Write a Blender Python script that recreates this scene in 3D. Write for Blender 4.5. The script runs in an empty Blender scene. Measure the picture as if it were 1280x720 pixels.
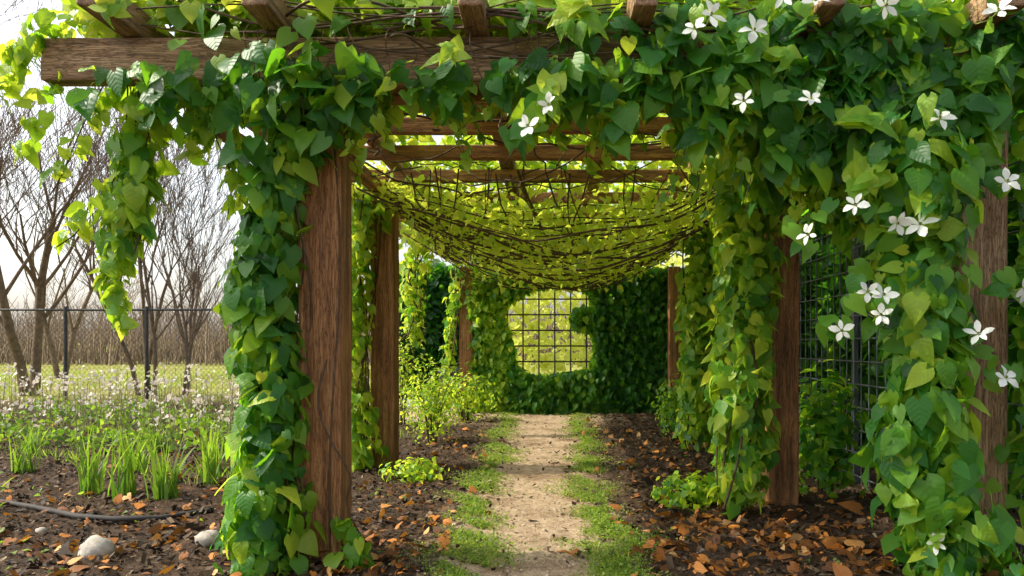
import bpy, math, numpy as np, random
from mathutils import Vector, Matrix
random.seed(4); R=np.random.default_rng(7)
scene=bpy.context.scene
scene.view_settings.view_transform='Standard'; scene.view_settings.look='None'; scene.view_settings.exposure=0
def link(o,parent=None):
    scene.collection.objects.link(o)
    if parent: o.parent=parent
    return o
def empty(name):
    return link(bpy.data.objects.new(name,None))
# ---------------- material helpers
def newmat(name):
    m=bpy.data.materials.new(name); m.use_nodes=True; nt=m.node_tree; nt.nodes.clear()
    out=nt.nodes.new('ShaderNodeOutputMaterial'); return m,nt,out
class N:
    def __init__(s,nt): s.nt=nt
    def n(s,t,**k):
        x=s.nt.nodes.new(t)
        for a,b in k.items(): setattr(x,a,b)
        return x
    def l(s,a,b): s.nt.links.new(a,b)
    def val(s,inp,v):
        if isinstance(v,bpy.types.NodeSocket): s.l(v,inp)
        else: inp.default_value=v
    def math(s,op,a,b=0.0,c=0.0,clamp=False):
        x=s.n('ShaderNodeMath',operation=op,use_clamp=clamp); s.val(x.inputs[0],a); s.val(x.inputs[1],b); s.val(x.inputs[2],c); return x.outputs[0]
    def mix(s,f,a,b,bt='MIX'):
        x=s.n('ShaderNodeMixRGB',blend_type=bt); s.val(x.inputs[0],f); s.val(x.inputs[1],a); s.val(x.inputs[2],b); return x.outputs[0]
    def noise(s,vec,scale,detail=4,rough=.55,out='Fac'):
        x=s.n('ShaderNodeTexNoise'); x.inputs['Scale'].default_value=scale; x.inputs['Detail'].default_value=detail; x.inputs['Roughness'].default_value=rough
        if vec is not None: s.l(vec,x.inputs['Vector'])
        return x.outputs[out]
    def ramp(s,f,stops):
        x=s.n('ShaderNodeValToRGB'); cr=x.color_ramp
        while len(cr.elements)<len(stops): cr.elements.new(.5)
        for e,(p,c) in zip(cr.elements,stops):
            e.position=p; e.color=(c[0],c[1],c[2],1)
        s.l(f,x.inputs[0]); return x.outputs[0]
    def sstep(s,v,a,b):
        x=s.n('ShaderNodeMapRange',interpolation_type='SMOOTHSTEP'); s.val(x.inputs[0],v); s.val(x.inputs[1],a); s.val(x.inputs[2],b); return x.outputs[0]
    def bump(s,h,strength,dist):
        x=s.n('ShaderNodeBump'); x.inputs['Strength'].default_value=strength; x.inputs['Distance'].default_value=dist; s.l(h,x.inputs['Height']); return x.outputs[0]

def leaf_mat(name,stops,tr_stops,mixf=.45,rough=.42,veins=True):
    m,nt,out=newmat(name); k=N(nt)
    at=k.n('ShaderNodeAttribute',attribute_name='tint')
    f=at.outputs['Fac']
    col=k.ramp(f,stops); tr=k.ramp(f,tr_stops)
    bs=k.n('ShaderNodeBsdfPrincipled'); bs.inputs['Roughness'].default_value=rough
    bs.inputs['Specular IOR Level'].default_value=.38
    tl=k.n('ShaderNodeBsdfTranslucent')
    geo=k.n('ShaderNodeNewGeometry')
    nz=k.noise(geo.outputs['Position'],14,3)
    col=k.mix(k.math('MULTIPLY',nz,.45),col,k.mix(1.0,col,(.45,.55,.4,1),'MULTIPLY'))
    if veins:
        uv=k.n('ShaderNodeUVMap',uv_map='UVMap'); sp=k.n('ShaderNodeSeparateXYZ'); k.l(uv.outputs[0],sp.inputs[0])
        ax=k.math('ABSOLUTE',sp.outputs[0])
        mid=k.math('SUBTRACT',1.0,k.sstep(ax,.006,.022))
        fr=k.math('FRACT',k.math('MULTIPLY',k.math('SUBTRACT',sp.outputs[1],k.math('MULTIPLY',ax,.75)),5.5))
        d=k.math('ABSOLUTE',k.math('SUBTRACT',fr,.5))
        side=k.math('SUBTRACT',1.0,k.sstep(d,.015,.09))
        v=k.math('MAXIMUM',mid,k.math('MULTIPLY',side,.45),clamp=True)
        col=k.mix(k.math('MULTIPLY',v,.4),col,k.mix(1.0,col,(2.2,1.8,2.0,1),'MULTIPLY'))
        h=k.math('ADD',k.sstep(d,.0,.5),k.math('MULTIPLY',mid,-.8))
        nb=k.bump(h,.25,.004); k.l(nb,bs.inputs['Normal'])
        tr=k.mix(k.math('MULTIPLY',v,.35),tr,k.mix(1.0,tr,(.5,.6,.4,1),'MULTIPLY'))
    k.l(col,bs.inputs['Base Color']); k.l(tr,tl.inputs['Color'])
    mx=k.n('ShaderNodeMixShader'); mx.inputs[0].default_value=mixf
    k.l(bs.outputs[0],mx.inputs[1]); k.l(tl.outputs[0],mx.inputs[2]); k.l(mx.outputs[0],out.inputs[0])
    return m
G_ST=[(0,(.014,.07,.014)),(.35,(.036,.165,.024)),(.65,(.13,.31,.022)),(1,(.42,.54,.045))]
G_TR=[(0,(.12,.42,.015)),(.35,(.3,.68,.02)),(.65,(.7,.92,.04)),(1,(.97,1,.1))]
M_leaf=leaf_mat('vine_leaf',G_ST,G_TR,.45)
M_leafb=leaf_mat('vine_leaf_fine',G_ST,G_TR,.5,veins=False)
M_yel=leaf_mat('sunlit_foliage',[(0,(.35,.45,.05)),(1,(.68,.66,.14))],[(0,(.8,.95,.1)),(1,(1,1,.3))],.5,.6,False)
M_grass=leaf_mat('grass_blade',[(0,(.05,.11,.014)),(.5,(.14,.23,.03)),(1,(.3,.36,.06))],[(0,(.12,.3,.02)),(.5,(.4,.65,.04)),(1,(.7,.8,.1))],.4,.5,False)
M_petal=leaf_mat('white_petal',[(0,(.9,.9,.86)),(1,(.9,.88,.78))],[(0,(.9,.9,.84)),(1,(.9,.85,.65))],.25,.5,False)
M_dead=leaf_mat('fallen_leaf',[(0,(.10,.04,.014)),(.4,(.30,.11,.024)),(.7,(.62,.22,.03)),(1,(.7,.42,.18))],[(0,(.1,.05,.01)),(1,(.7,.3,.03))],.18,.7,True)
M_chip=leaf_mat('bark_mulch',[(0,(.018,.012,.008)),(.5,(.075,.047,.028)),(.85,(.19,.12,.07)),(1,(.4,.29,.19))],[(0,(0,0,0)),(1,(.01,.01,.01))],.02,.85,False)
M_bedfl=leaf_mat('pale_bloom',[(0,(.66,.54,.46)),(1,(.85,.8,.74))],[(0,(.7,.6,.5)),(1,(.8,.7,.6))],.3,.6,False)

def wood_mat(name,dark,mid,light):
    m,nt,out=newmat(name); k=N(nt)
    tc=k.n('ShaderNodeTexCoord'); oi=k.n('ShaderNodeObjectInfo')
    mp=k.n('ShaderNodeMapping'); mp.inputs['Scale'].default_value=(.9,14,14); k.l(tc.outputs['Object'],mp.inputs[0])
    off=k.n('ShaderNodeVectorMath',operation='ADD'); k.l(mp.outputs[0],off.inputs[0])
    cx=k.n('ShaderNodeCombineXYZ'); k.l(k.math('MULTIPLY',oi.outputs['Random'],50),cx.inputs[0]); k.l(k.math('MULTIPLY',oi.outputs['Random'],31),cx.inputs[1]); k.l(cx.outputs[0],off.inputs[1])
    v=off.outputs[0]
    g1=k.noise(v,1.6,7,.65); g2=k.noise(v,6,4,.7)
    big=k.noise(tc.outputs['Object'],2.3,3)
    col=k.ramp(g1,[(.28,dark),(.5,mid),(.72,light)])
    col=k.mix(k.math('MULTIPLY',k.sstep(big,.4,.7),.45),col,k.mix(1.0,col,(.45,.42,.4,1),'MULTIPLY'))
    crack=k.sstep(k.math('ABSOLUTE',k.math('SUBTRACT',g2,.5)),.0,.035)
    col=k.mix(k.math('MULTIPLY',k.math('SUBTRACT',1.0,crack),.6),col,(.015,.008,.004,1))
    bs=k.n('ShaderNodeBsdfPrincipled'); bs.inputs['Roughness'].default_value=.7; k.l(col,bs.inputs['Base Color'])
    h=k.math('ADD',g1,k.math('MULTIPLY',crack,.5)); k.l(k.bump(h,.7,.014),bs.inputs['Normal']); k.l(bs.outputs[0],out.inputs[0]); return m
M_wood=wood_mat('weathered_timber',(.09,.036,.013),(.40,.175,.058),(.6,.32,.12))
M_woodg=wood_mat('grey_timber',(.10,.054,.028),(.40,.23,.115),(.62,.42,.24))
M_woodo=wood_mat('stained_cladding',(.2,.09,.04),(.4,.19,.08),(.5,.28,.12))
def simple(name,col,rough=.6,metal=0,ns=8,var=.5,bump=.3,bd=.01):
    m,nt,out=newmat(name); k=N(nt); tc=k.n('ShaderNodeTexCoord')
    nz=k.noise(tc.outputs['Object'],ns,6,.6)
    a=tuple(x*(1-var) for x in col); b=tuple(min(1,x*(1+var)) for x in col)
    c=k.ramp(nz,[(.3,a),(.7,b)]); bs=k.n('ShaderNodeBsdfPrincipled'); bs.inputs['Roughness'].default_value=rough; bs.inputs['Metallic'].default_value=metal
    k.l(c,bs.inputs['Base Color']); k.l(k.bump(nz,bump,bd),bs.inputs['Normal']); k.l(bs.outputs[0],out.inputs[0]); return m
M_stem=simple('vine_stem',(.085,.05,.025),.8,ns=20)
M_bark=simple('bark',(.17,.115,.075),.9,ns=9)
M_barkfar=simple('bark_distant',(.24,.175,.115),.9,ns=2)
M_wire=simple('dark_wire',(.10,.11,.125),.45,.3)
M_fence=simple('fence_wire',(.05,.05,.052),.5,.4)
M_rock=simple('fieldstone',(.36,.32,.27),.85,ns=6,bump=.8,bd=.02)
M_peb=simple('pebble',(.42,.32,.23),.85,ns=3)
M_bin=simple('dark_plastic',(.03,.035,.04),.5)
M_roof=simple('shingle',(.1,.06,.045),.85,ns=12)
M_edge=simple('edging_rubber',(.03,.025,.022),.8,ns=10)
M_pave=simple('paving_stone',(.38,.37,.36),.8,ns=5,var=.3)

# ---------------- mesh helpers
def nrmz(a): return a/np.maximum(np.linalg.norm(a,axis=-1,keepdims=True),1e-9)
def mesh_obj(name,V,F,mat,parent=None,smooth=True,uv=None,tint=None):
    me=bpy.data.meshes.new(name); V=np.ascontiguousarray(V,dtype=np.float32); F=np.ascontiguousarray(F,dtype=np.int32)
    k=F.shape[1]; me.vertices.add(len(V)); me.vertices.foreach_set('co',V.ravel())
    me.loops.add(F.size); me.loops.foreach_set('vertex_index',F.ravel())
    me.polygons.add(len(F)); me.polygons.foreach_set('loop_start',np.arange(0,F.size,k,dtype=np.int32))
    me.polygons.foreach_set('use_smooth',np.full(len(F),smooth))
    me.update(calc_edges=True)
    if uv is not None:
        l=me.uv_layers.new(name='UVMap'); l.data.foreach_set('uv',np.ascontiguousarray(uv[F.ravel()],dtype=np.float32).ravel())
    if tint is not None:
        a=me.attributes.new('tint','FLOAT','FACE'); a.data.foreach_set('value',np.ascontiguousarray(tint,dtype=np.float32))
    me.materials.append(mat)
    return link(bpy.data.objects.new(name,me),parent)
def tmpl_hi():
    S=[0,.1,.24,.4,.57,.74,.89,1.0]; W=[.16,.36,.45,.435,.35,.225,.095,.004]
    V=[];F=[]
    for s,w in zip(S,W):
        for v in (-1,-.5,0,.5,1):
            y=s-.2*abs(v)*(1-s); x=w*v
            z=.42*abs(x)-.35*x*x*2-.32*s*s+.03*math.sin(s*11+v*3)
            V.append((x,y,z))
    for i in range(len(S)-1):
        for j in range(4):
            a=i*5+j; F.append((a,a+1,a+6,a+5))
    return np.array(V),np.array(F)
def tmpl_mid():
    m=[(0,0,0),(0,.3,-.02),(0,.65,-.12),(0,1.03,-.3)]
    s=[(.17,-.13,.05),(.4,.06,.12),(.42,.38,.08),(.2,.74,-.08)]
    V=m+s+[(-a,b,c) for a,b,c in s]
    F=[(0,4,5,1),(1,5,6,2),(2,6,7,3),(0,1,9,8),(1,2,10,9),(2,3,11,10)]
    return np.array(V),np.array(F)
def tmpl_lo():
    V=[(0,0,0),(0,1,-.2),(.38,.12,.08),(.32,.6,.0),(-.38,.12,.08),(-.32,.6,0)]
    return np.array(V),np.array([(0,2,3,1),(0,1,5,4)])
def tmpl_petal():
    V=[(0,0,0),(0,.55,.06),(0,1.02,-.08),(.12,.15,.03),(.27,.5,.09),(.2,.8,.0),(-.12,.15,.03),(-.27,.5,.09),(-.2,.8,.0)]
    return np.array(V),np.array([(0,3,4,1),(1,4,5,2),(0,1,7,6),(1,2,8,7)])
def tmpl_blade():
    V=[(-.04,0,0),(.04,0,0),(-.035,.4,.03),(.035,.4,.03),(-.02,.75,-.03),(.02,.75,-.03),(-.002,1,-.14),(.002,1,-.14)]
    return np.array(V),np.array([(0,1,3,2),(2,3,5,4),(4,5,7,6)])
def tmpl_chip():
    V=[(-.5,-.2,0),(.45,-.25,.05),(.5,.2,0),(-.4,.25,.06)]
    return np.array(V),np.array([(0,1,2,3)])
HI,MID,LO,PET,BLD,CHIP=tmpl_hi(),tmpl_mid(),tmpl_lo(),tmpl_petal(),tmpl_blade(),tmpl_chip()
def leaves(name,pos,nrm,tip,size,tint,mat,T,parent=None,wvar=.28,smooth=True):
    pos=np.asarray(pos,float); n=len(pos); size=np.broadcast_to(np.asarray(size,float),(n,))[:,None,None]
    z=nrmz(nrm); y=tip-(tip*z).sum(1,keepdims=True)*z; y=nrmz(y+1e-6); x=np.cross(y,z)
    tv,tf=T; wv=(1+wvar*R.uniform(-1,.6,n))[:,None,None]; cu=R.uniform(.1,1.9,n)[:,None,None]
    V=pos[:,None,:]+size*(tv[None,:,0:1]*wv*x[:,None,:]+tv[None,:,1:2]*y[:,None,:]+tv[None,:,2:3]*cu*z[:,None,:])
    F=(tf[None]+(np.arange(n)*len(tv))[:,None,None]).reshape(-1,4)
    uv=np.tile(tv[:,:2],(n,1)); tt=np.repeat(np.clip(np.broadcast_to(tint,(n,)),0,1),len(tf))
    return mesh_obj(name,V.reshape(-1,3),F,mat,parent,smooth,uv,tt)
def tubes(name,lines,mat,sides=5,parent=None):
    V=[];F=[];o=0
    ang=np.linspace(0,2*np.pi,sides,endpoint=False); ca,sa=np.cos(ang),np.sin(ang)
    for P,r in lines:
        P=np.asarray(P,float); n=len(P); r=np.broadcast_to(np.asarray(r,float),(n,))
        t=nrmz(np.gradient(P,axis=0)); ref=np.array([0,0,1.]) if abs(t[0][2])<.8 else np.array([1.,0,0])
        a=nrmz(np.cross(t,ref)); b=np.cross(t,a)
        V.append((P[:,None]+r[:,None,None]*(ca[None,:,None]*a[:,None]+sa[None,:,None]*b[:,None])).reshape(-1,3))
        i=np.arange(n-1)[:,None]*sides; j=np.arange(sides)[None]; jn=(j+1)%sides
        F.append(np.stack([i+j,i+jn,i+sides+jn,i+sides+j],-1).reshape(-1,4)+o); o+=n*sides
    return mesh_obj(name,np.concatenate(V),np.concatenate(F),mat,parent)
def rn(n,s=1): return R.normal(0,s,(n,3))
_ph=R.uniform(0,6.28,(6,3)); _fr=R.uniform(.5,1.5,(6,3))
def lump(p,f=5):
    s=0
    for a in range(6): s=s+np.sin((p*_fr[a]*f).sum(-1)+_ph[a].sum())
    return s/6
def col_samples(pts,rad,n,expo=.45,lf=6,la=.45):
    pts=np.array(pts,float); rad=np.array(rad,float); L=np.linalg.norm(np.diff(pts,axis=0),axis=1); c=np.r_[0,np.cumsum(L)]
    t=R.uniform(0,c[-1],n); P=np.stack([np.interp(t,c,pts[:,i]) for i in range(3)],1); rr=np.interp(t,c,rad)
    d=nrmz(rn(n)); d[:,2]*=.5
    pos=P+d*(rr*R.uniform(0,1,n)**expo)[:,None]
    k=1+la*lump(pos,lf); pos=P+(pos-P)*k[:,None]
    return pos,nrmz(d)
def column(name,pts,rad,n,size,tint,mat,T,parent,tv=.15,expo=.45,la=.45):
    pos,d=col_samples(pts,rad,n,expo,la=la)
    nr=d+np.array([0,-.25,.45])+rn(n,.5); tip=np.array([0,0,-.9])+d*.5+rn(n,.5)
    ti=tint+R.normal(0,tv,n)+.12*lump(pos,9)
    pos[:,2]=np.maximum(pos[:,2],.03)
    return leaves(name,pos,nr,tip,size*R.uniform(.45,1.25,n),ti,mat,T,parent)
def box_beam(name,p0,p1,w,h,mat,parent,bev=.012):
    p0=Vector(p0);p1=Vector(p1);L=(p1-p0).length
    x=(p1-p0).normalized(); up=Vector((0,0,1)) if abs(x.z)<.9 else Vector((0,1,0))
    y=up.cross(x).normalized(); z=x.cross(y)
    V=[];ns=8;F=[]
    for i in range(ns+1):
        xx=-L/2+L*i/ns; j=[random.uniform(-.004,.004) for _ in range(4)]
        V+=[(xx,-w/2+j[0],-h/2+j[1]),(xx,w/2+j[2],-h/2+j[3]),(xx,w/2+j[1],h/2+j[0]),(xx,-w/2+j[3],h/2+j[2])]
    for i in range(ns):
        for k in range(4):
            a=i*4+k;b=i*4+(k+1)%4; F.append((a,b,b+4,a+4))
    F.append((0,3,2,1)); e=ns*4; F.append((e,e+1,e+2,e+3))
    me=bpy.data.meshes.new(name); me.from_pydata(V,[],F); me.update(); me.materials.append(mat)
    o=link(bpy.data.objects.new(name,me),parent)
    M=Matrix((x,y,z)).transposed().to_4x4(); M.translation=(p0+p1)/2; o.matrix_world=M
    b=o.modifiers.new('b','BEVEL'); b.width=bev; b.segments=2; b.limit_method='ANGLE'; b.angle_limit=math.radians(50)
    return o

# ================= GROUND
def axis(a,b,c,d,f,step):
    near=np.arange(b,c,step); l=-np.geomspace(1,abs(a-b)+1,22)[::-1]+1+b; r=np.geomspace(1,abs(d-c)+1,22)-1+c
    return np.unique(np.r_[l[:-1],near,r])
xs=axis(-400,-9,6,400,0,.06); ys=axis(-30,2.5,17,900,0,.07)
X,Y=np.meshgrid(xs,ys); P=np.stack([X,Y,np.zeros_like(X)],-1)
near=np.clip((Y-1)/2,0,1)*np.clip((20-Y)/4,0,1)
onpath=np.exp(-((X+.08)/.5)**4)
Z=near*(.035*lump(P,2.2)+.014*lump(P,9)*(1-.4*onpath)+.012*R.normal(0,1,X.shape)*(1-.55*onpath)-.02*onpath+.03)
Z=Z+np.clip((Y-40)/300,0,1)*2
P[...,2]=Z
ny,nx=X.shape; idx=np.arange(ny*nx).reshape(ny,nx)
F=np.stack([idx[:-1,:-1],idx[:-1,1:],idx[1:,1:],idx[1:,:-1]],-1).reshape(-1,4)
m,nt,out=newmat('ground_soil'); k=N(nt); tc=k.n('ShaderNodeTexCoord'); pv=tc.outputs['Object']
sp=k.n('ShaderNodeSeparateXYZ'); k.l(pv,sp.inputs[0]); nx_=k.noise(pv,2.2,5); nf=k.noise(pv,14,6,.7); ng=k.noise(pv,70,4,.7)
vo=k.n('ShaderNodeTexVoronoi'); vo.inputs['Scale'].default_value=34; k.l(pv,vo.inputs['Vector'])
mul=k.ramp(nf,[(.3,(.028,.018,.011)),(.55,(.095,.058,.034)),(.8,(.2,.13,.08))])
mul=k.mix(.4,mul,k.mix(1.0,mul,vo.outputs['Distance'],'MULTIPLY'))
dirt=k.ramp(nf,[(.25,(.26,.175,.105)),(.5,(.52,.385,.25)),(.8,(.72,.57,.41))])
dirt=k.mix(.5,dirt,k.mix(1.0,dirt,k.ramp(ng,[(.35,(.4,.36,.32)),(.65,(1,1,1))]),'MULTIPLY'))
dirt=k.mix(k.math('MULTIPLY',k.sstep(nx_,.48,.66),.6),dirt,k.mix(1.0,dirt,(.42,.34,.27,1),'MULTIPLY'))
xd=k.math('ADD',sp.outputs[0],k.math('MULTIPLY',k.math('SUBTRACT',nx_,.5),.9))
xd=k.math('ADD',xd,k.math('MULTIPLY',k.math('SUBTRACT',nf,.5),.5))
pm=k.math('MULTIPLY',k.sstep(xd,-.82,-.46),k.math('SUBTRACT',1.0,k.sstep(xd,.24,.6)))
bk=k.sstep(sp.outputs[1],11,13)
wide=k.math('MULTIPLY',bk,k.math('MULTIPLY',k.sstep(xd,-3,-2.4),k.math('SUBTRACT',1.0,k.sstep(xd,.8,1.4))))
pm=k.math('MAXIMUM',pm,wide)
col=k.mix(pm,mul,dirt)
gm=k.math('MAXIMUM',k.sstep(sp.outputs[1],15.5,17.5),k.sstep(k.math('MULTIPLY',sp.outputs[0],-1),10,13))
gcol=k.ramp(nx_,[(.3,(.14,.18,.03)),(.5,(.3,.33,.06)),(.62,(.3,.22,.1)),(.75,(.4,.42,.1))])
gcol=k.mix(.6,gcol,k.mix(1.0,gcol,k.ramp(k.noise(pv,.35,3),[(.35,(.5,.45,.4)),(.65,(1,1,1))]),'MULTIPLY'))
col=k.mix(gm,col,gcol)
bs=k.n('ShaderNodeBsdfPrincipled'); bs.inputs['Roughness'].default_value=.95; bs.inputs['Specular IOR Level'].default_value=.15
k.l(col,bs.inputs['Base Color']); k.l(k.bump(k.math('ADD',nf,k.math('MULTIPLY',ng,.4)),.9,.035),bs.inputs['Normal']); k.l(bs.outputs[0],out.inputs[0])
mesh_obj('ground',P.reshape(-1,3),F,m)
def gz(x,y):
    p=np.stack([x,y,np.zeros_like(x)],-1); op=np.exp(-((x+.08)/.5)**4); nr=np.clip((y-1)/2,0,1)*np.clip((20-y)/4,0,1)
    return nr*(.035*lump(p,2.2)+.014*lump(p,9)*(1-.4*op)-.02*op+.03)
def scatter(n,x0,x1,y0,y1,keep=None):
    u=R.uniform(0,1,n); y=y0*(y1/y0)**u; x=R.uniform(x0,x1,n)
    if keep is not None:
        q=keep(x,y); x,y=x[q],y[q]
    return x,y
kp=lambda x,y:((x<-.55+R.normal(0,.2,len(x)))|(x>.38+R.normal(0,.2,len(x)))|(R.random(len(x))<.04))&(np.abs(x)<y*.75+.6)
x,y=scatter(62000,-9,5.5,3.2,15.5,kp); n=len(x)
pos=np.stack([x,y,gz(x,y)+R.uniform(0,.03,n)],1)
leaves('bark_mulch',pos,np.array([0,0,1.])+rn(n,.45),rn(n),R.gamma(3,.009,n)+.008,R.beta(1.6,2.2,n),M_chip,CHIP,smooth=False,wvar=.5)
def stones(name,x,y,s,mat,parent=None):
    t=(1+5**.5)/2
    iv=nrmz(np.array([(-1,t,0),(1,t,0),(-1,-t,0),(1,-t,0),(0,-1,t),(0,1,t),(0,-1,-t),(0,1,-t),(t,0,-1),(t,0,1),(-t,0,-1),(-t,0,1)],float))
    f=np.array([(0,11,5),(0,5,1),(0,1,7),(0,7,10),(0,10,11),(1,5,9),(5,11,4),(11,10,2),(10,7,6),(7,1,8),(3,9,4),(3,4,2),(3,2,6),(3,6,8),(3,8,9),(4,9,5),(2,4,11),(6,2,10),(8,6,7),(9,8,1)])
    n=len(x); V=iv[None]*R.uniform(.6,1.1,(n,12,1))*s[:,None,None]*np.array([1,1,.55]); V=V+np.stack([x,y,gz(x,y)+s*.2],1)[:,None]
    return mesh_obj(name,V.reshape(-1,3),(f[None]+(np.arange(n)*12)[:,None,None]).reshape(-1,3),mat,parent)
x,y=scatter(3000,-.7,.5,3.4,14); stones('path_gravel',x,y,R.gamma(2,.0025,len(x))+.002,M_peb)
def fallen(n,cx,cy,sx,sy):
    return R.normal(cx,sx,n),np.abs(R.normal(cy,sy,n)-3.3)+3.3
parts=[fallen(620,1.5,4.6,.7,.7),fallen(240,-.9,4.4,.3,.7),fallen(380,-2.6,4.8,1.0,1.),fallen(260,1.4,7,.5,2.5),fallen(200,-5,7,2,2),fallen(90,-1,8,.4,2)]
x=np.concatenate([p[0] for p in parts]); y=np.concatenate([p[1] for p in parts])
q=(np.abs(x+.08)>.5)|(R.random(len(x))<.2); x=x[q];y=y[q]; n=len(x)
leaves('fallen_leaves',np.stack([x,y,gz(x,y)+R.uniform(.015,.045,n)],1),np.array([0,0,1.])+rn(n,.5),rn(n)*[1,1,.3],R.gamma(4,.010,n)+.015,R.beta(1.2,1.4,n),M_dead,HI)
def strips(n,sp_=.62):
    u=R.uniform(0,1,n); y=3.4*(13.5/3.4)**u; s=R.random(n)<.5
    w=.14+.05*np.sin(y*3.1)+.05*np.sin(y*7+s*2)
    c=np.where(s,-.50-.02*(y-4)+.05*np.sin(y*1.7),.33+.022*(y-4)+.05*np.sin(y*1.3+2))
    x=c+R.normal(0,1,n)*w*sp_
    keep=(lump(np.stack([x,y,s*3.],1),5)+.5*lump(np.stack([x,y,s*3.],1),14)>-.2)
    return x[keep],y[keep]
g=empty('grass_verge')
x,y=strips(26000); n=len(x)
leaves('blades',np.stack([x,y,gz(x,y)-.005],1),rn(n)*[1,1,.2]+[0,-.3,.2],np.array([0,0,1.])+rn(n,.65)*[1,1,0],R.gamma(4,.0075,n)+.012,R.uniform(0.2,1,n),M_grass,BLD,g,wvar=.8)
x,y=strips(30000,.75); n=len(x)
leaves('clover',np.stack([x,y,gz(x,y)+R.uniform(0.005,.04,n)],1),np.array([0,0,1.])+rn(n,.45),rn(n),R.uniform(.010,.024,n),R.uniform(.2,1,n),M_grass,LO,g)
x,y=scatter(7000,-9,-1.7,6.5,16,lambda x,y:lump(np.stack([x,y,x*0],1),3)>.15); n=len(x)
leaves('garden_weeds',np.stack([x,y,gz(x,y)],1),rn(n)*[1,1,.2],np.array([0,0,1.])+rn(n,.6)*[1,1,0],R.uniform(.04,.16,n),R.uniform(.2,.9,n),M_grass,BLD,wvar=.8)
x,y=scatter(2500,-6,4,3.6,12,lambda x,y:((x<-.7)|(x>.6))&(lump(np.stack([x,y,x*0],1),4)>.3)); n=len(x)
leaves('seedlings',np.stack([x,y,gz(x,y)+R.uniform(0.01,.05,n)],1),np.array([0,0,1.])+rn(n,.4),rn(n),R.uniform(.02,.045,n),R.uniform(.2,.9,n),M_grass,MID)
x=R.uniform(-22,8,5000); y=R.uniform(17.2,34,5000)
leaves('meadow_grass',np.stack([x,y,x*0],1),rn(5000)*[1,1,.2],np.array([0,0,1.])+rn(5000,.5)*[1,1,0],R.uniform(.12,.3,5000),R.uniform(.4,1,5000),M_grass,BLD,wvar=.8)

# ================= PERGOLA
pg=empty('wooden_pergola')
RX=(-2.30,-1.47,-.39,.49,1.43,2.34,3.0)
def post(nm,x,y,w,h=2.70,mt=None): return box_beam(nm,(x,y,-.05),(x,y,h),w,w,mt or M_wood,pg,.02)
post('post_1',-1.29,4.46,.25); post('post_2',-1.64,7.74,.24); post('post_3',-1.45,13.7,.23,2.62)
post('post_4',2.42,4.40,.28,mt=M_woodg); post('post_5',1.76,5.85,.24); post('post_6',1.92,8.9,.24); post('post_7',2.2,13.4,.2,2.6)
box_beam('front_beam',(-2.79,4.28,2.82),(3.3,4.28,2.82),.13,.24,M_woodg,pg)
box_beam('front_beam_back',(-2.5,4.66,2.81),(3.3,4.66,2.81),.10,.2,M_wood,pg)
for i,xx in enumerate(RX):
    box_beam('rafter_%d'%i,(xx,3.84,3.025),(xx,14.0,3.025),.13,.16,M_woodg,pg)
for i,(yy,zz) in enumerate(((5.15,2.87),(5.7,2.87),(6.5,2.87),(7.4,2.87),(8.5,2.87),(9.8,2.87),(11.3,2.87),(12.8,2.87))):
    box_beam('purlin_%d'%i,(-2.15,yy,zz),(2.7,yy,zz),.07,.12,M_wood,pg)
box_beam('side_beam_1',(-1.64,4.72,2.755),(-1.64,14,2.755),.1,.105,M_wood,pg)
box_beam('side_beam_2',(1.9,4.72,2.755),(1.9,14,2.755),.1,.105,M_wood,pg)
box_beam('brace',(-2.2,4.72,2.66),(-1.95,7.6,2.66),.07,.1,M_wood,pg)

# ================= TRELLIS
tr=empty('wire_trellis'); L=[]
for yy in np.arange(3.3,13.6,.16): L.append(([(2.72,yy,0),(2.72,yy,1.2),(2.72,yy,2.33)],.007))
for zz in np.arange(.1,2.4,.2): L.append(([(2.704,y,zz) for y in np.linspace(3.2,13.6,8)],.007))
tubes('side_grid',L,M_wire,5,tr)
L=[]
for xx in np.arange(-1.3,2.7,.285): L.append(([(xx,13.8,0),(xx,13.8,1.2),(xx,13.8,2.55)],.014))
for zz in np.arange(.1,2.6,.28): L.append(([(x,13.772,zz) for x in np.linspace(-1.35,2.7,6)],.014))
tubes('back_grid',L,simple('black_wire',(.02,.02,.02),.5),5,tr)
for i,yy in enumerate((3.25,6.9,10.3,13.55)): box_beam('stake_%d'%i,(2.76,yy,0),(2.76,yy,2.4),.05,.05,M_wire,tr,.005)

# ================= VINES
iv=empty('ivy_wall')
n=22000; x=R.uniform(-1.42,2.75,n); z=R.uniform(-.02,2.62,n)
def inopen(x,z):
    r=(np.abs((x-.07)/.76)**3.2+np.abs((z-1.5)/.8)**3.2)**(1/3.2)+.12*lump(np.stack([x,z,x*0],1),5)
    lobe=(np.sqrt(((x-.66)/.26)**2+((z-1.72)/.22)**2)<1)
    return (r<1)&~lobe
k_=~inopen(x,z); x=x[k_];z=z[k_];n=len(x)
yy=13.72+R.normal(0,.1,n)-.1*lump(np.stack([x,z,x*0],1),4)
leaves('leaves',np.stack([x,yy,z],1),np.array([-.3,-1,.5])+rn(n,.5),np.array([0,-.2,-1.])+rn(n,.4),R.uniform(.07,.14,n),.42+R.normal(0,.2,n)+np.where(x<-.7,.3,0)-np.where(x>.9,.14,0),M_leafb,MID,iv)  # left strip's sunlight painted into leaf tint; leaves at far right set darker
n=7000; y=R.uniform(9.8,13.7,n); z=R.uniform(0,2.6,n); q=lump(np.stack([y*0,y,z],1),4)>-.1-(y-9.8)*.12*(1-(z>1)*(y>12)*1.); y=y[q];z=z[q];n=len(y)
leaves('side_leaves',np.stack([2.68+R.normal(0,.1,n),y,z],1),np.array([-1,-.3,.4])+rn(n,.4),np.array([0,0,-1.])+rn(n,.35),R.uniform(.07,.14,n),.35+R.normal(0,.15,n),M_leafb,MID,iv)

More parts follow.
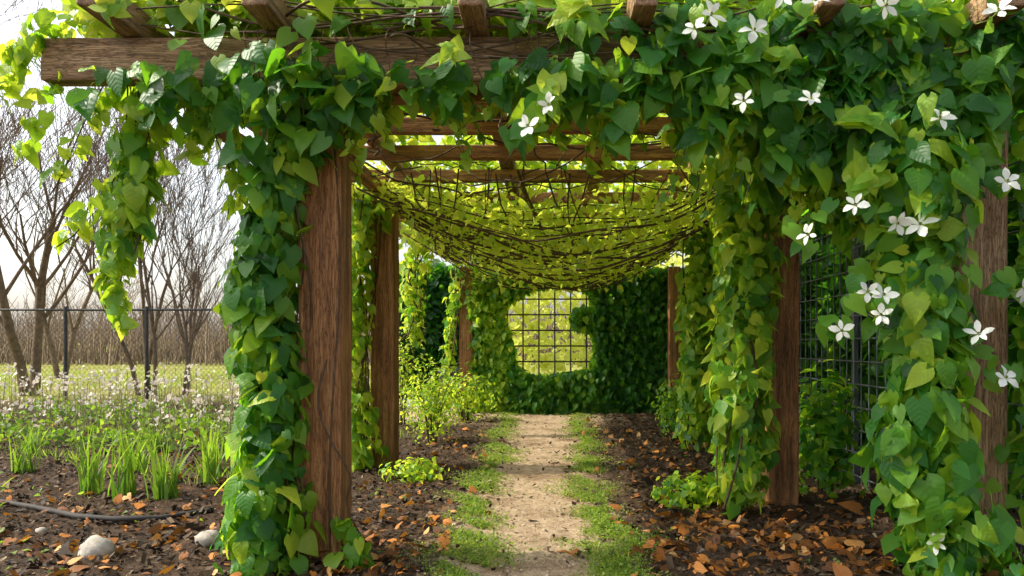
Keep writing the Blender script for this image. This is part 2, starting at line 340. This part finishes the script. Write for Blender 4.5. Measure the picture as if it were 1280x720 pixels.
ro=empty('canopy_vine')
n=15500; x=R.uniform(-2.35,2.9,n); y=4.3+R.uniform(0,1,n)**1.1*9.6; p=np.stack([x,y,x*0],1)
z=3.12+R.normal(0,.07,n)+.07*lump(p,2.5)
q=(lump(p,3.8)+.4*lump(p,11)>-.2)&~((x<-1.6)&(R.random(n)<.6)); pos=np.stack([x,y,z],1)[q]; n=len(pos)
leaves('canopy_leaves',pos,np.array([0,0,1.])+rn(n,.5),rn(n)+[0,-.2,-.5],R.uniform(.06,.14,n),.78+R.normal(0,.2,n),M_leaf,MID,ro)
n=3000; x=R.uniform(-2.7,2.9,n); pos=np.stack([x,4.45+R.normal(0,.13,n),3.06+np.abs(R.normal(0,.16,n))+.05*lump(np.stack([x,x,x],1),3)],1)
q=np.min(np.abs(pos[:,0:1]-np.array(RX)),axis=1)>.10; q|=(pos[:,2]>3.2); pos=pos[q]; n=len(pos)
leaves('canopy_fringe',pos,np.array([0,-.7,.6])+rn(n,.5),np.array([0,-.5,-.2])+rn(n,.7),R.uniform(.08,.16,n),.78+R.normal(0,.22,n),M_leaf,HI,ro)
L=[];lp=[]
for i in range(75):
    y0=R.uniform(7.2,12.6); y1=y0+R.normal(0,.5); sag=R.uniform(.2,.8)*(1 if y0<11 else .7); xa=-1.65+R.normal(0,.1); xb=1.85+R.normal(0,.1)
    t=np.linspace(0,1,22); skew=t**R.uniform(.95,1.35)
    P=np.stack([xa+(xb-xa)*t,y0+(y1-y0)*t+.12*np.sin(t*9+i),2.72-sag*4*skew*(1-skew)+.035*np.sin(t*17+i*2)],1)
    L.append((P,R.uniform(.004,.013))); lp.append(P)
for i in range(26):
    xx=R.uniform(-1.4,1.6); t=np.linspace(0,1,16); P=np.stack([xx+.25*np.sin(t*5+i),6.5+6.5*t,2.72-.5*(1-(xx/1.9)**2)*np.sin(t*3.14)**.6+.03*np.sin(t*20+i)],1); L.append((P,R.uniform(.004,.009)))
for i in range(40):
    a=np.array([R.uniform(-1.9,2.2),R.uniform(4.6,8),2.85]); b=a+[R.uniform(-1.8,1.8),R.uniform(-.8,1.2),0]; t=np.linspace(0,1,14)[:,None]
    P=a+(b-a)*t; P[:,2]-=(R.uniform(.05,.3)*4*t*(1-t))[:,0]; P+=.02*np.sin(t*19+i); L.append((P,R.uniform(.004,.01)))
tubes('net_strands',L,M_stem,5,ro)
A=np.concatenate(lp); n=9500; A=A[R.integers(0,len(A),n)]+rn(n)*[.1,.14,.04]; A[:,2]+=np.abs(R.normal(0,.16,n))+.0
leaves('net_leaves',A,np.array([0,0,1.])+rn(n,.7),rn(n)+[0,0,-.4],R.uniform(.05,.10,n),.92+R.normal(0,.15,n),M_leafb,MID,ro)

# --- front flowering vine
fv=empty('flowering_vine')
kx=np.array([-2.45,-2.1,-1.75,-1.5,-1.2,-.95,-.6,-.3,0,.15,.45,.7,.95,1.15,1.4,1.6,1.85,2.1,2.3,2.45,2.75])
kz=np.array([2.65,2.6,2.4,2.4,2.45,2.6,2.62,2.6,2.5,2.45,2.52,2.5,2.38,2.22,2.3,2.15,1.9,1.85,2.35,2.6,2.68])
kd=np.array([.2,.3,.35,.4,.95,.7,.45,.5,.7,.8,.7,.9,1.1,1.3,1.5,1.6,1.7,1.6,1.2,.7,.4])
def curtain(n,yc,ys,zt,dz=0):
    x=R.uniform(-2.5,2.75,n*3); q=R.random(n*3)<np.interp(x,kx,kd)/1.7; x=x[q][:n]
    n=len(x); zb=np.interp(x,kx,kz)+dz+.12*np.sin(x*13)+.08*np.sin(x*29+1)
    u=R.uniform(0,1,n)**1.1; z=zt-(zt-zb)*u
    return np.stack([x,yc+R.normal(0,ys,n)-.05*np.sin(u*3.1),z],1),u
pos,u=curtain(2300,4.1,.05,3.04)
onb=(pos[:,2]>2.74)&(R.random(len(pos))<np.interp(pos[:,0],[-2.4,-1.5,-1.2,-.9,0,.5,1.0,1.3],[.93,.9,.6,.85,.8,.68,.35,.05])+.3*(lump(pos,4)<0)-.1)
raf=(np.min(np.abs(pos[:,0:1]-np.array(RX)),axis=1)<.11)&(pos[:,2]>2.9)
ok=~(onb|raf); pos=pos[ok];u=u[ok]; n=len(pos)
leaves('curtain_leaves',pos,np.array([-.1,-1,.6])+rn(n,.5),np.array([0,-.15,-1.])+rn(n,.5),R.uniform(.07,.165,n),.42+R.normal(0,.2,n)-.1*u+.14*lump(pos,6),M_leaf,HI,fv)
pos,u=curtain(1700,4.6,.13,2.85,.12); pos=pos[pos[:,2]<2.8]; n=len(pos)
leaves('inner_leaves',pos,np.array([0,-.8,.45])+rn(n,.5),np.array([0,-.15,-1.])+rn(n,.4),R.uniform(.08,.15,n),.55+R.normal(0,.2,n),M_leaf,MID,fv)
column('right_column',[(1.9,4.05,2.4),(1.98,4.02,1.8),(2.0,4.0,1.2),(1.92,3.98,.75),(2.05,3.95,.3),(2.15,3.9,.02)],[.34,.25,.21,.23,.28,.36],1300,.13,.52,M_leaf,HI,fv,expo=.5,tv=.22)
column('right_core',[(2.0,4.2,2.5),(2.05,4.18,1.4),(2.02,4.15,.75),(2.1,4.1,.05)],[.22,.15,.15,.26],700,.11,.3,M_leaf,MID,fv)
column('post_sprigs',[(2.66,4.25,2.7),(2.64,4.2,2.0),(2.64,4.2,1.2),(2.5,4.12,.3)],[.14,.04,.04,.22],120,.12,.5,M_leaf,HI,fv)
column('corner_mass',[(1.25,4.5,2.6),(1.45,4.7,2.4),(1.45,4.9,2.2)],[.28,.26,.12],420,.13,.45,M_leaf,MID,fv)
column('corner_mass_2',[(1.5,4.5,2.7),(1.75,4.6,2.35),(1.8,4.7,2.0)],[.3,.24,.12],420,.13,.4,M_leaf,MID,fv)
sh=[(-.48,2.72,.14),(.15,2.93,.2),(-1.14,3.07,.2),(1.58,2.38,.21),(1.98,2.02,.16),(1.6,2.1,.18),(2.0,1.13,.15),(2.05,.75,.15),(1.95,.95,.13),(-.0,2.55,.13),(2.3,.3,.17),(-2.2,2.95,.14),(1.9,.5,.15),(-.75,3.05,.15),(.9,3.0,.14),(1.2,2.7,.13)]
P_=[];N_=[];T_=[];S_=[]
for (x,z,s) in sh:
    nn=9; rot=R.uniform(0,6)
    for i in range(nn):
        a=i*2.4+rot; up=(i<3)
        T_.append((math.cos(a)*(1 if not up else .45),-.35+R.normal(0,.2),math.sin(a)*.8+(.9 if up else -.1))); N_.append((R.normal(0,.35),-1,.4+R.normal(0,.35))); P_.append((x+R.normal(0,.02),3.9-.008*i,z+R.normal(0,.02))); S_.append(s*(1.0 if up else .8)*R.uniform(.6,1.05))
leaves('young_shoots',np.array(P_),np.array(N_),np.array(T_),np.array(S_),.75+R.normal(0,.12,len(P_)),M_leaf,HI,fv,wvar=.5)
fl=[(1.80,3.06),(1.36,3.0),(.83,2.93),(1.2,3.02),(2.1,3.06),(.01,2.47),(-.1,2.36),(1.0,2.49),(1.34,2.5),(2.0,2.4),(2.34,2.08),(1.57,1.96),(1.78,1.87),(1.9,1.86),(1.33,1.81),(1.63,1.52),(1.71,1.5),(2.43,1.54),(1.5,1.32),(2.33,1.08),(1.98,.24),(1.7,1.4),(.75,2.86),(1.72,2.98),(2.3,2.95),(1.05,2.85),(2.2,1.3)]
P_=[];N_=[];T_=[];S_=[];C=[];LP=[]
for (x,z) in fl:
    x*=.97; z=1.25+(z-1.25)*.97
    f=np.array([R.normal(-.25,.4),-1,R.normal(.4,.35)]); f/=np.linalg.norm(f); a=np.cross(f,[0,0,1]); a/=np.linalg.norm(a); b=np.cross(f,a)
    c=np.array([x,3.80,z]); s=R.uniform(.055,.085); r0=R.uniform(0,6); C.append(([c+f*.0,c+f*.015],.007)); C.append(([c,c+[.0,.08,-.01],c+[0,.2,.02]],.0025))
    for i in range(5): LP.append(c+[R.normal(0,.05),.08+.02*i,R.normal(.05,.05)])
    for i in range(5):
        th=r0+i*math.pi/2.5+R.normal(0,.13); d=a*math.cos(th)+b*math.sin(th); T_.append(d+f*R.uniform(-.1,.35)); N_.append(f-d*.3+R.normal(0,.15,3)); P_.append(c+d*.004+f*.001*i); S_.append(s*R.uniform(.8,1.1))
leaves('blossom_petals',np.array(P_),np.array(N_),np.array(T_),np.array(S_),R.uniform(0,.6,len(P_)),M_petal,PET,fv)
n=len(LP); leaves('bract_leaves',np.array(LP),np.array([0,-1,.5])+rn(n,.4),np.array([0,-.2,-.7])+rn(n,.7),R.uniform(.08,.13,n),.5+R.normal(0,.15,n),M_leaf,HI,fv)
tubes('blossom_stalks',C,simple('pollen',(.3,.36,.08),.7),5,fv)
L=[]
def wander(p,q,n,amp,r,k=0):
    t=np.linspace(0,1,n)[:,None]; p=np.array(p);q=np.array(q); ph=R.uniform(0,6,3)
    return (p+(q-p)*t+amp*np.sin(t*R.uniform(4,14,3)+ph),r)
for i in range(16): L.append(wander((R.uniform(-2.4,0),4.12,R.uniform(2.75,3.1)),(R.uniform(0,2.6),4.12,R.uniform(2.6,3.1)),30,.06,R.uniform(.004,.009)))
for i in range(12): L.append(wander((R.uniform(1.9,2.2),4.15,2.7),(R.uniform(1.9,2.3),4.1,0),26,.06,R.uniform(.004,.011)))
for i in range(40):
    x=R.uniform(-1.7,2.2); zb=np.interp(x,kx,kz)+.05; L.append(wander((x,4.1,2.95),(x+R.normal(0,.08),4.1,zb),10,.02,.003))
TP=[];
for i in range(34):
    x=R.uniform(-2.0,2.2); zb=np.interp(x,kx,kz); l=R.uniform(.1,.42); P,r=wander((x,R.uniform(4.0,4.6),zb+.1),(x+R.normal(0,.12),R.uniform(4.0,4.6),zb-l),12,.025,.0022); L.append((P,r)); TP+= [q_ for q_ in P[2:] if R.random()<.75]
tubes('stems',L,M_stem,5,fv)
TP=np.array(TP); n=len(TP); leaves('tendril_leaves',TP,np.array([0,-1,.4])+rn(n,.5),np.array([0,0,-.7])+rn(n,.6),R.uniform(.04,.09,n),.66+R.normal(0,.15,n),M_leaf,HI,fv)

lv=empty('climbing_vine')
column('leaves',[(-1.2,4.3,2.75),(-1.38,4.28,2.45),(-1.53,4.28,2.1),(-1.6,4.26,1.5),(-1.5,4.25,1.0),(-1.54,4.25,.6),(-1.57,4.22,.25),(-1.58,4.2,.03)],[.18,.19,.19,.19,.18,.2,.23,.26],1600,.12,.46,M_leaf,HI,lv,tv=.2)
column('core_leaves',[(-1.3,4.4,2.75),(-1.55,4.45,2.1),(-1.6,4.42,1.0),(-1.62,4.4,.03)],[.18,.15,.15,.19],900,.11,.4,M_leaf,MID,lv)
column('low_sprigs',[(-1.1,4.25,.3),(-1.05,4.2,.05)],[.08,.12],30,.10,.6,M_leaf,HI,lv)
L=[wander((R.uniform(-1.6,-1.35),4.3,2.9),(R.uniform(-1.65,-1.35),4.3,0),40,.05,R.uniform(.004,.012)) for i in range(10)]+[wander((-1.2,4.31,2.9),(-1.2,4.31,0),40,.03,.006),wander((-1.3,4.3,1.2),(-1.0,4.25,0),20,.05,.006)]
tubes('stems',L,M_stem,5,lv)
hv=empty('hanging_vine')
column('leaves',[(-2.2,4.35,2.75),(-2.28,4.3,2.4),(-2.3,4.28,2.1),(-2.38,4.25,1.8)],[.19,.17,.14,.08],340,.11,.66,M_leaf,HI,hv,expo=.6)
column('trail_leaves',[(-2.3,4.28,1.9),(-2.42,4.25,1.65),(-2.38,4.25,1.42),(-2.33,4.25,1.33)],[.12,.09,.07,.04],100,.09,.7,M_leaf,HI,hv)
for i,(a,b,nn) in enumerate([((-2.4,4.3,2.75),(-2.72,4.25,2.2),50),((-2.3,4.3,2.3),(-2.68,4.25,1.83),42),((-2.75,4.25,2.75),(-2.9,4.25,2.3),34),((-1.9,4.35,2.7),(-1.75,4.3,2.0),75),((-1.95,4.4,2.7),(-2.05,4.4,2.3),60),((-2.5,4.3,3.05),(-2.95,4.2,2.85),50),((-2.75,4.2,3.05),(-3.05,4.15,2.5),60)]):
    m_=(np.array(a)+b)/2+[.04,0,.06]; column('sprig_%d'%i,[a,m_,b],[.1,.09,.05],nn,.09,.7,M_leaf,HI,hv)
L=[wander((-2.2+R.normal(0,.1),4.28,2.8),(-2.36+R.normal(0,.06),4.26,R.uniform(1.4,2)),20,.04,.005) for i in range(7)]+[wander((-2.4,4.3,2.9),(-2.75,4.25,2.1),14,.03,.004),wander((-2.3,4.3,2.3),(-2.7,4.25,1.8),14,.03,.004),wander((-1.95,4.35,2.8),(-1.75,4.3,2.0),14,.03,.004)]
tubes('stems',L,M_stem,5,hv)
def postvine(pts,rad,n,size,tint,T=MID,nst=6):
    e=empty('climbing_vine'); column('leaves',pts,rad,n,size,tint,M_leaf,T,e,tv=.2)
    L=[wander(np.array(pts[0])+rn(1,.06)[0],np.array(pts[-1])+rn(1,.08)[0],30,.06,R.uniform(.004,.01)) for i in range(nst)]; tubes('stems',L,M_stem,5,e); return e
postvine([(-1.75,7.6,2.8),(-1.88,7.55,2.3),(-1.93,7.5,1.5),(-1.9,7.5,.8),(-1.85,7.5,.05)],[.28,.2,.17,.17,.24],1300,.11,.76)
postvine([(-1.5,13.6,2.7),(-1.75,13.6,1.5),(-1.75,13.6,.2)],[.25,.1,.15],350,.11,.65)
postvine([(1.5,5.6,2.85),(1.45,5.6,2.3),(1.45,5.6,1.7),(1.38,5.55,1.1),(1.42,5.55,.6),(1.35,5.5,.15)],[.36,.28,.22,.24,.22,.2],2100,.11,.66)
postvine([(1.75,8.7,2.8),(1.75,8.6,2.2),(1.68,8.6,1.4),(1.66,8.6,.7),(1.66,8.6,.2)],[.36,.26,.22,.2,.24],1500,.11,.66)
postvine([(-1.75,10.5,2.8),(-1.85,10.5,2.0),(-1.8,10.5,1.3)],[.35,.2,.08],400,.10,.8)

# ================= SHRUBS
def shrub(name,x,y,rx,rz,n,size,tint,T=LO,mat=None,stems=14,d=None):
    e=empty(name); mat=mat or M_leafb
    u=nrmz(rn(n)); r=R.uniform(0,1,n)**.45; p=u*r[:,None]; p=p*(1+.45*lump(p*1.0,7))[:,None]
    pos=np.stack([x+p[:,0]*rx,y+p[:,1]*(d or rx),rz*.52+p[:,2]*rz*.52],1); pos[:,2]=np.maximum(pos[:,2],.02)
    leaves('leaves',pos,u+[0,0,.5]+rn(n,.5),u+rn(n,.6),size*R.uniform(.6,1.3,n),tint+R.normal(0,.17,n),mat,T,e)
    L=[]
    for i in range(stems):
        a=R.uniform(0,6.28); q=R.uniform(.3,.95); L.append(([(x+.05*math.cos(a),y+.05*math.sin(a),0),(x+.4*rx*q*math.cos(a),y+.4*rx*q*math.sin(a),rz*.45),(x+rx*q*math.cos(a),y+rx*q*math.sin(a),rz*R.uniform(.7,1))],[.009,.006,.003]))
    tubes('stems',L,M_stem,5,e); return e
shrub('leafy_shrub',-1.45,9.6,.34,1.0,1100,.045,.75)
shrub('leafy_shrub',1.75,9.9,.38,.85,1200,.06,.5)
shrub('leafy_shrub',2.2,6.1,.28,1.0,600,.08,.45,MID)
shrub('leafy_shrub',1.15,5.9,.35,.24,420,.06,.65,MID)
shrub('leafy_shrub',-1.25,7.0,.3,.2,260,.05,.75,MID)
shrub('leafy_shrub',-1.3,12.2,.5,.8,700,.06,.7)
shrub('leafy_shrub',-2.2,11.5,.4,1.5,700,.05,.8)
def hedge(name,x0,x1,y0,y1,h,n,size,tint,mat=None):
    pos=np.stack([R.uniform(x0,x1,n),R.uniform(y0,y1,n),h*R.uniform(0,1,n)**.8],1); pos[:,2]*=1+.12*lump(pos*[1,1,0],2)
    pos+= (.18*lump(pos,2.5))[:,None]*np.array([1,1,0])
    return leaves(name,pos,rn(n)+[0,-.3,.6],rn(n)+[0,0,-.5],size*R.uniform(.6,1.3,n),tint+R.normal(0,.14,n),mat or M_leafb,LO)
hedge('evergreen_hedge',3.4,4.1,4.6,15,3.35,19000,.17,.08)
hedge('evergreen_hedge',-3.6,-1.2,17.2,18.2,3.1,8000,.17,.03)
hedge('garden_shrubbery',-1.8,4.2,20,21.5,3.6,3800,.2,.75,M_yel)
box_beam('paving_slab',(-4.2,15.9,.0),(-1.2,15.9,.0),1.9,.09,M_pave,None)
import bmesh
def lathe(name,prof,mat,loc,parent=None,seg=20):
    V=[];F=[]
    for r,z in prof:
        for i in range(seg): a=2*math.pi*i/seg; V.append((loc[0]+r*math.cos(a),loc[1]+r*math.sin(a),loc[2]+z))
    for j in range(len(prof)-1):
        for i in range(seg): a=j*seg+i;b=j*seg+(i+1)%seg; F.append((a,b,b+seg,a+seg))
    return mesh_obj(name,np.array(V),np.array(F),mat,parent)
bn=empty('garden_bin')
lathe('body',[(0.001,0),(.2,0),(.26,.62),(.28,.63),(.28,.66),(.25,.66)],M_bin,(-2.0,15.9,.045),bn)
lathe('lid',[(.27,.665),(.25,.7),(.12,.74),(.001,.75)],M_bin,(-2.0,15.9,.045),bn)
# ================= garden bed
def iris(x,y,h,n=34):
    e=empty('iris_plant'); V=[];F=[];o=0;tt=[]
    for i in range(n):
        a=R.uniform(0,6.28); lean=R.uniform(.03,.42)*(1 if R.random()<.85 else 1.8); L=h*R.uniform(.45,1.1); bx,by=x+R.normal(0,.05),y+R.normal(0,.05); w=R.uniform(.007,.014); px,py=-math.sin(a+R.normal(0,.5)),math.cos(a)
        for s in np.linspace(0,1,7):
            rr=lean*L*s**1.8*1.1; zz=L*(s-.35*lean*s**3); ww=w*(1-s**2.5)+.0005
            cx,cy=bx+rr*math.cos(a),by+rr*math.sin(a); V+= [(cx-px*ww,cy-py*ww,zz),(cx+px*ww,cy+py*ww,zz)]
        for s in range(6): q=o+s*2; F.append((q,q+1,q+3,q+2)); tt.append(.3+.4*s/6-.3*(i%3==0))
        o+=14
    mesh_obj('leaves',np.array(V),np.array(F),M_grass,e,True,np.zeros((len(V),2)),np.array(tt))
for (x,y,h) in [(-3.75,6.3,.6),(-3.38,6.15,.64),(-3.0,6.0,.6),(-2.95,6.7,.52),(-2.7,7.0,.62),(-2.95,7.6,.5),(-4.9,7.2,.5),(-3.9,7.3,.4),(-2.45,6.8,.5),(-3.3,7.5,.45),(-2.35,7.9,.5),(-4.15,5.6,.22),(-5.8,8.6,.4),(-4.5,8.8,.4)]:
    iris(x,y,h)
fb=empty('flower_bed'); P=[];L=[]
for i in range(430):
    x=R.uniform(-9.2,-3.0); y=R.uniform(8.8,13.5); h=R.uniform(.25,.9); q=R.normal(0,.06,2); L.append(([(x,y,0),(x+q[0]*.4,y+q[1]*.4,h*.5),(x+q[0],y+q[1],h)],.004))
    for j in range(R.integers(2,8)): P.append((x+q[0]+R.normal(0,.04),y+q[1]+R.normal(0,.04),h+R.normal(0,.035)))
P=np.array(P); tubes('stems',L,simple('dry_stem',(.22,.18,.09),.8),4,fb); n=len(P)
leaves('blooms',P,rn(n),rn(n),R.uniform(.03,.07,n),R.uniform(0,1,n),M_bedfl,LO,fb)
n=8000; x=R.uniform(-9.5,-2.6,n); y=R.uniform(8.6,14,n); q=lump(np.stack([x,y,x*0],1),2.5)>-.1; x=x[q];y=y[q];n=len(x)
leaves('foliage',np.stack([x,y,R.uniform(0,.26,n)*(1+.6*lump(np.stack([x,y,x*0],1),3))],1),rn(n)+[0,0,.5],rn(n)+[0,0,.6],R.uniform(.03,.10,n),R.uniform(0,.75,n),M_grass,LO,fb)
tubes('garden_edging',[(np.array([(-4.6,6.1,.03),(-4.24,5.94,.035),(-3.8,5.7,.04),(-3.3,5.4,.04),(-3.0,5.32,.04),(-2.7,5.35,.04),(-2.47,5.58,.04),(-2.38,6.1,.03),(-2.4,7.2,.03)]),.02)],M_edge,8)
def rock(x,y,s):
    bm=bmesh.new(); bmesh.ops.create_icosphere(bm,subdivisions=4,radius=1)
    ph=R.uniform(0,6,3)
    for v in bm.verts:
        c=np.array(v.co); f=1+.28*float(lump(c+ph,2.2))+.14*float(lump(c+ph,6))+.05*float(lump(c+ph,16)); v.co=Vector((c[0]*f*s,c[1]*f*s*.8,c[2]*f*s*.75))
    me=bpy.data.meshes.new('fieldstone'); bm.to_mesh(me); bm.free(); me.materials.append(M_rock)
    for p in me.polygons: p.use_smooth=True
    o=link(bpy.data.objects.new('fieldstone',me)); o.location=(x,y,s*.35+.02)
rock(-2.62,4.45,.1); rock(-2.1,4.75,.075); rock(-3.3,5.0,.035); rock(.9,4.5,.03)

# ================= FENCE
fe=empty('chainlink_fence'); L=[]
x0,x1,H,yf=-17,-3.2,2.03,17.0
for s in (1,-1):
    for a in np.arange(x0-H,x1+H,.11):
        pts=[]
        for zz in (0.03,H):
            pts.append((a+ (zz if s>0 else H-zz),yf+.004*s,zz))
        (ax,_,az),(bx,_,bz)=pts
        lo,hi=max(x0,min(ax,bx)),min(x1,max(ax,bx))
        if hi-lo<.05: continue
        f=lambda xx:az+(bz-az)*(xx-ax)/(bx-ax)
        L.append(([(lo,yf+.004*s,f(lo)),(hi,yf+.004*s,f(hi))],.003))
tubes('mesh',L,M_fence,3,fe)
L=[([(x,yf+.04,0),(x,yf+.04,H/2),(x,yf+.04,H+.06)],.04) for x in (-16.8,-13.7,-10.7,-8.9,-6.6,-3.3)]+[([(x0,yf+.04,H),((x0+x1)/2,yf+.04,H-.02),(x1,yf+.04,H)],.025)]
tubes('posts_and_rail',L,M_fence,8,fe)
# ================= TREES
def tree_lines(base,h,r,spread,depth,rng,nb=4,lean=(0,0)):
    L=[]
    def br(p,d,l,r,k):
        n=5; P=[p]; q=np.array(p); dd=np.array(d)
        for i in range(n):
            dd=dd+rng.normal(0,.09,3)+[0,0,.03]; dd/=np.linalg.norm(dd); q=q+dd*l/n; P.append(q.copy())
        L.append((np.array(P),np.linspace(r,r*.5,n+1)))
        if k<=0: return
        for j in range(nb+(k==depth)*3):
            t=rng.uniform(.25,1); i=min(n,int(t*n)+1); az=rng.uniform(0,6.28)
            side=np.array([math.cos(az),math.sin(az),rng.uniform(.0,.5)]); nd=dd*1.0+side*spread; nd/=np.linalg.norm(nd)
            br(P[i],nd,l*rng.uniform(.45,.72),r*(1-.5*i/n)*.5,k-1)
    br(np.array(base,float),np.array([lean[0],lean[1],1.]),h*.55,r,depth); return L
rg=np.random.default_rng(21)
def tree(x,y,h,r,spread,depth,nb,stems=1,mat=None):
    L=[]
    for s in range(stems):
        L+=tree_lines((x+rg.normal(0,.12)*(stems>1),y+rg.normal(0,.12)*(stems>1),0),h*rg.uniform(.75,1),r,spread,depth,rg,nb,(rg.normal(0,.1)*(stems>1),rg.normal(0,.15)*(stems>1)))
    return tubes('bare_tree',[(P,np.maximum(rr,.0045)) for P,rr in L],mat or M_bark,5)
tree(-12.6,18.6,8.5,.13,.65,4,5,2)
tree(-9.9,18.5,7.2,.06,.4,4,4,4)
tree(-8.5,18.0,6.6,.05,.45,4,3,4)
tree(-14.8,15,11,.13,.8,4,4)
tree(-7.4,24,6.5,.07,.6,3,5,3)
tree(-18,28,8,.11,.7,4,3,2)
L=[]
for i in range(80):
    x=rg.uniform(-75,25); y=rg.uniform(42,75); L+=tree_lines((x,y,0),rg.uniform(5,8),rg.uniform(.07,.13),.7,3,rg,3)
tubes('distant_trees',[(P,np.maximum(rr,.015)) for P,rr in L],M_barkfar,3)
L=[]
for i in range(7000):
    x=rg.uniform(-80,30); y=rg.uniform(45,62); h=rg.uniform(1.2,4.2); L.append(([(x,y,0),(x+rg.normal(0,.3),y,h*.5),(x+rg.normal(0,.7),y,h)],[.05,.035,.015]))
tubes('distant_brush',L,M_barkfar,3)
# ================= SHED right
sd=empty('wooden_shed'); sx0,sx1,sy0,sy1=4.7,8.2,7.4,11
for i in range(17):
    z=.1+i*.17; box_beam('board_w_%d'%i,(sx0,sy0,z),(sx0,sy1,z),.03,.166,M_woodo,sd,.006)
    box_beam('board_s_%d'%i,(sx0+.03,sy0,z),(sx1,sy0,z),.03,.166,M_woodo,sd,.006)
box_beam('door',(5.9,sy0-.03,.05),(5.9,sy0-.03,2.05),.9,.04,M_wood,sd)
box_beam('eave',(4.45,7.1,2.98),(4.45,11.3,2.98),.04,.16,M_woodo,sd)
mesh_obj('roof',np.array([(4.4,7.0,3.07),(8.6,7.0,3.07),(8.6,11.4,3.07),(4.4,11.4,3.07),(6.5,7.0,3.9),(6.5,11.4,3.9)],float),np.array([(0,4,5,3),(4,1,2,5)]),M_roof,sd,False)
mesh_obj('gable',np.array([(4.7,7.38,2.9),(8.2,7.38,2.9),(6.5,7.38,3.85),(6.4,7.38,3.8)],float),np.array([(0,1,2,3)]),M_woodo,sd,False)

# ================= LIGHT
S=Vector((-.78,.04,.70)).normalized()
w=bpy.data.worlds.new('World'); scene.world=w; w.use_nodes=True; nt=w.node_tree; bg=nt.nodes['Background']
sky=nt.nodes.new('ShaderNodeTexSky'); sky.sky_type='NISHITA'; sky.sun_disc=False; sky.sun_elevation=math.asin(S.z); sky.sun_rotation=math.atan2(S.x,S.y); sky.dust_density=4; sky.air_density=1.2; sky.ozone_density=1
hs=nt.nodes.new('ShaderNodeHueSaturation'); hs.inputs['Saturation'].default_value=.4; hs.inputs['Value'].default_value=2.1
nt.links.new(sky.outputs[0],hs.inputs['Color']); nt.links.new(hs.outputs[0],bg.inputs[0]); bg.inputs[1].default_value=.15
ld=bpy.data.lights.new('sun','SUN'); ld.energy=5; ld.angle=math.radians(.5); ld.color=(1,.92,.74)
lo=link(bpy.data.objects.new('sun',ld)); lo.rotation_euler=S.to_track_quat('Z','Y').to_euler()
cd=bpy.data.cameras.new('camera'); cd.lens=27; cd.sensor_width=36; cd.shift_x=-.035; cd.shift_y=.055; cd.clip_end=2000; cd.clip_start=.05
co=link(bpy.data.objects.new('camera',cd)); co.location=(0,0,1.25); co.rotation_euler=(math.radians(90),0,0); scene.camera=co
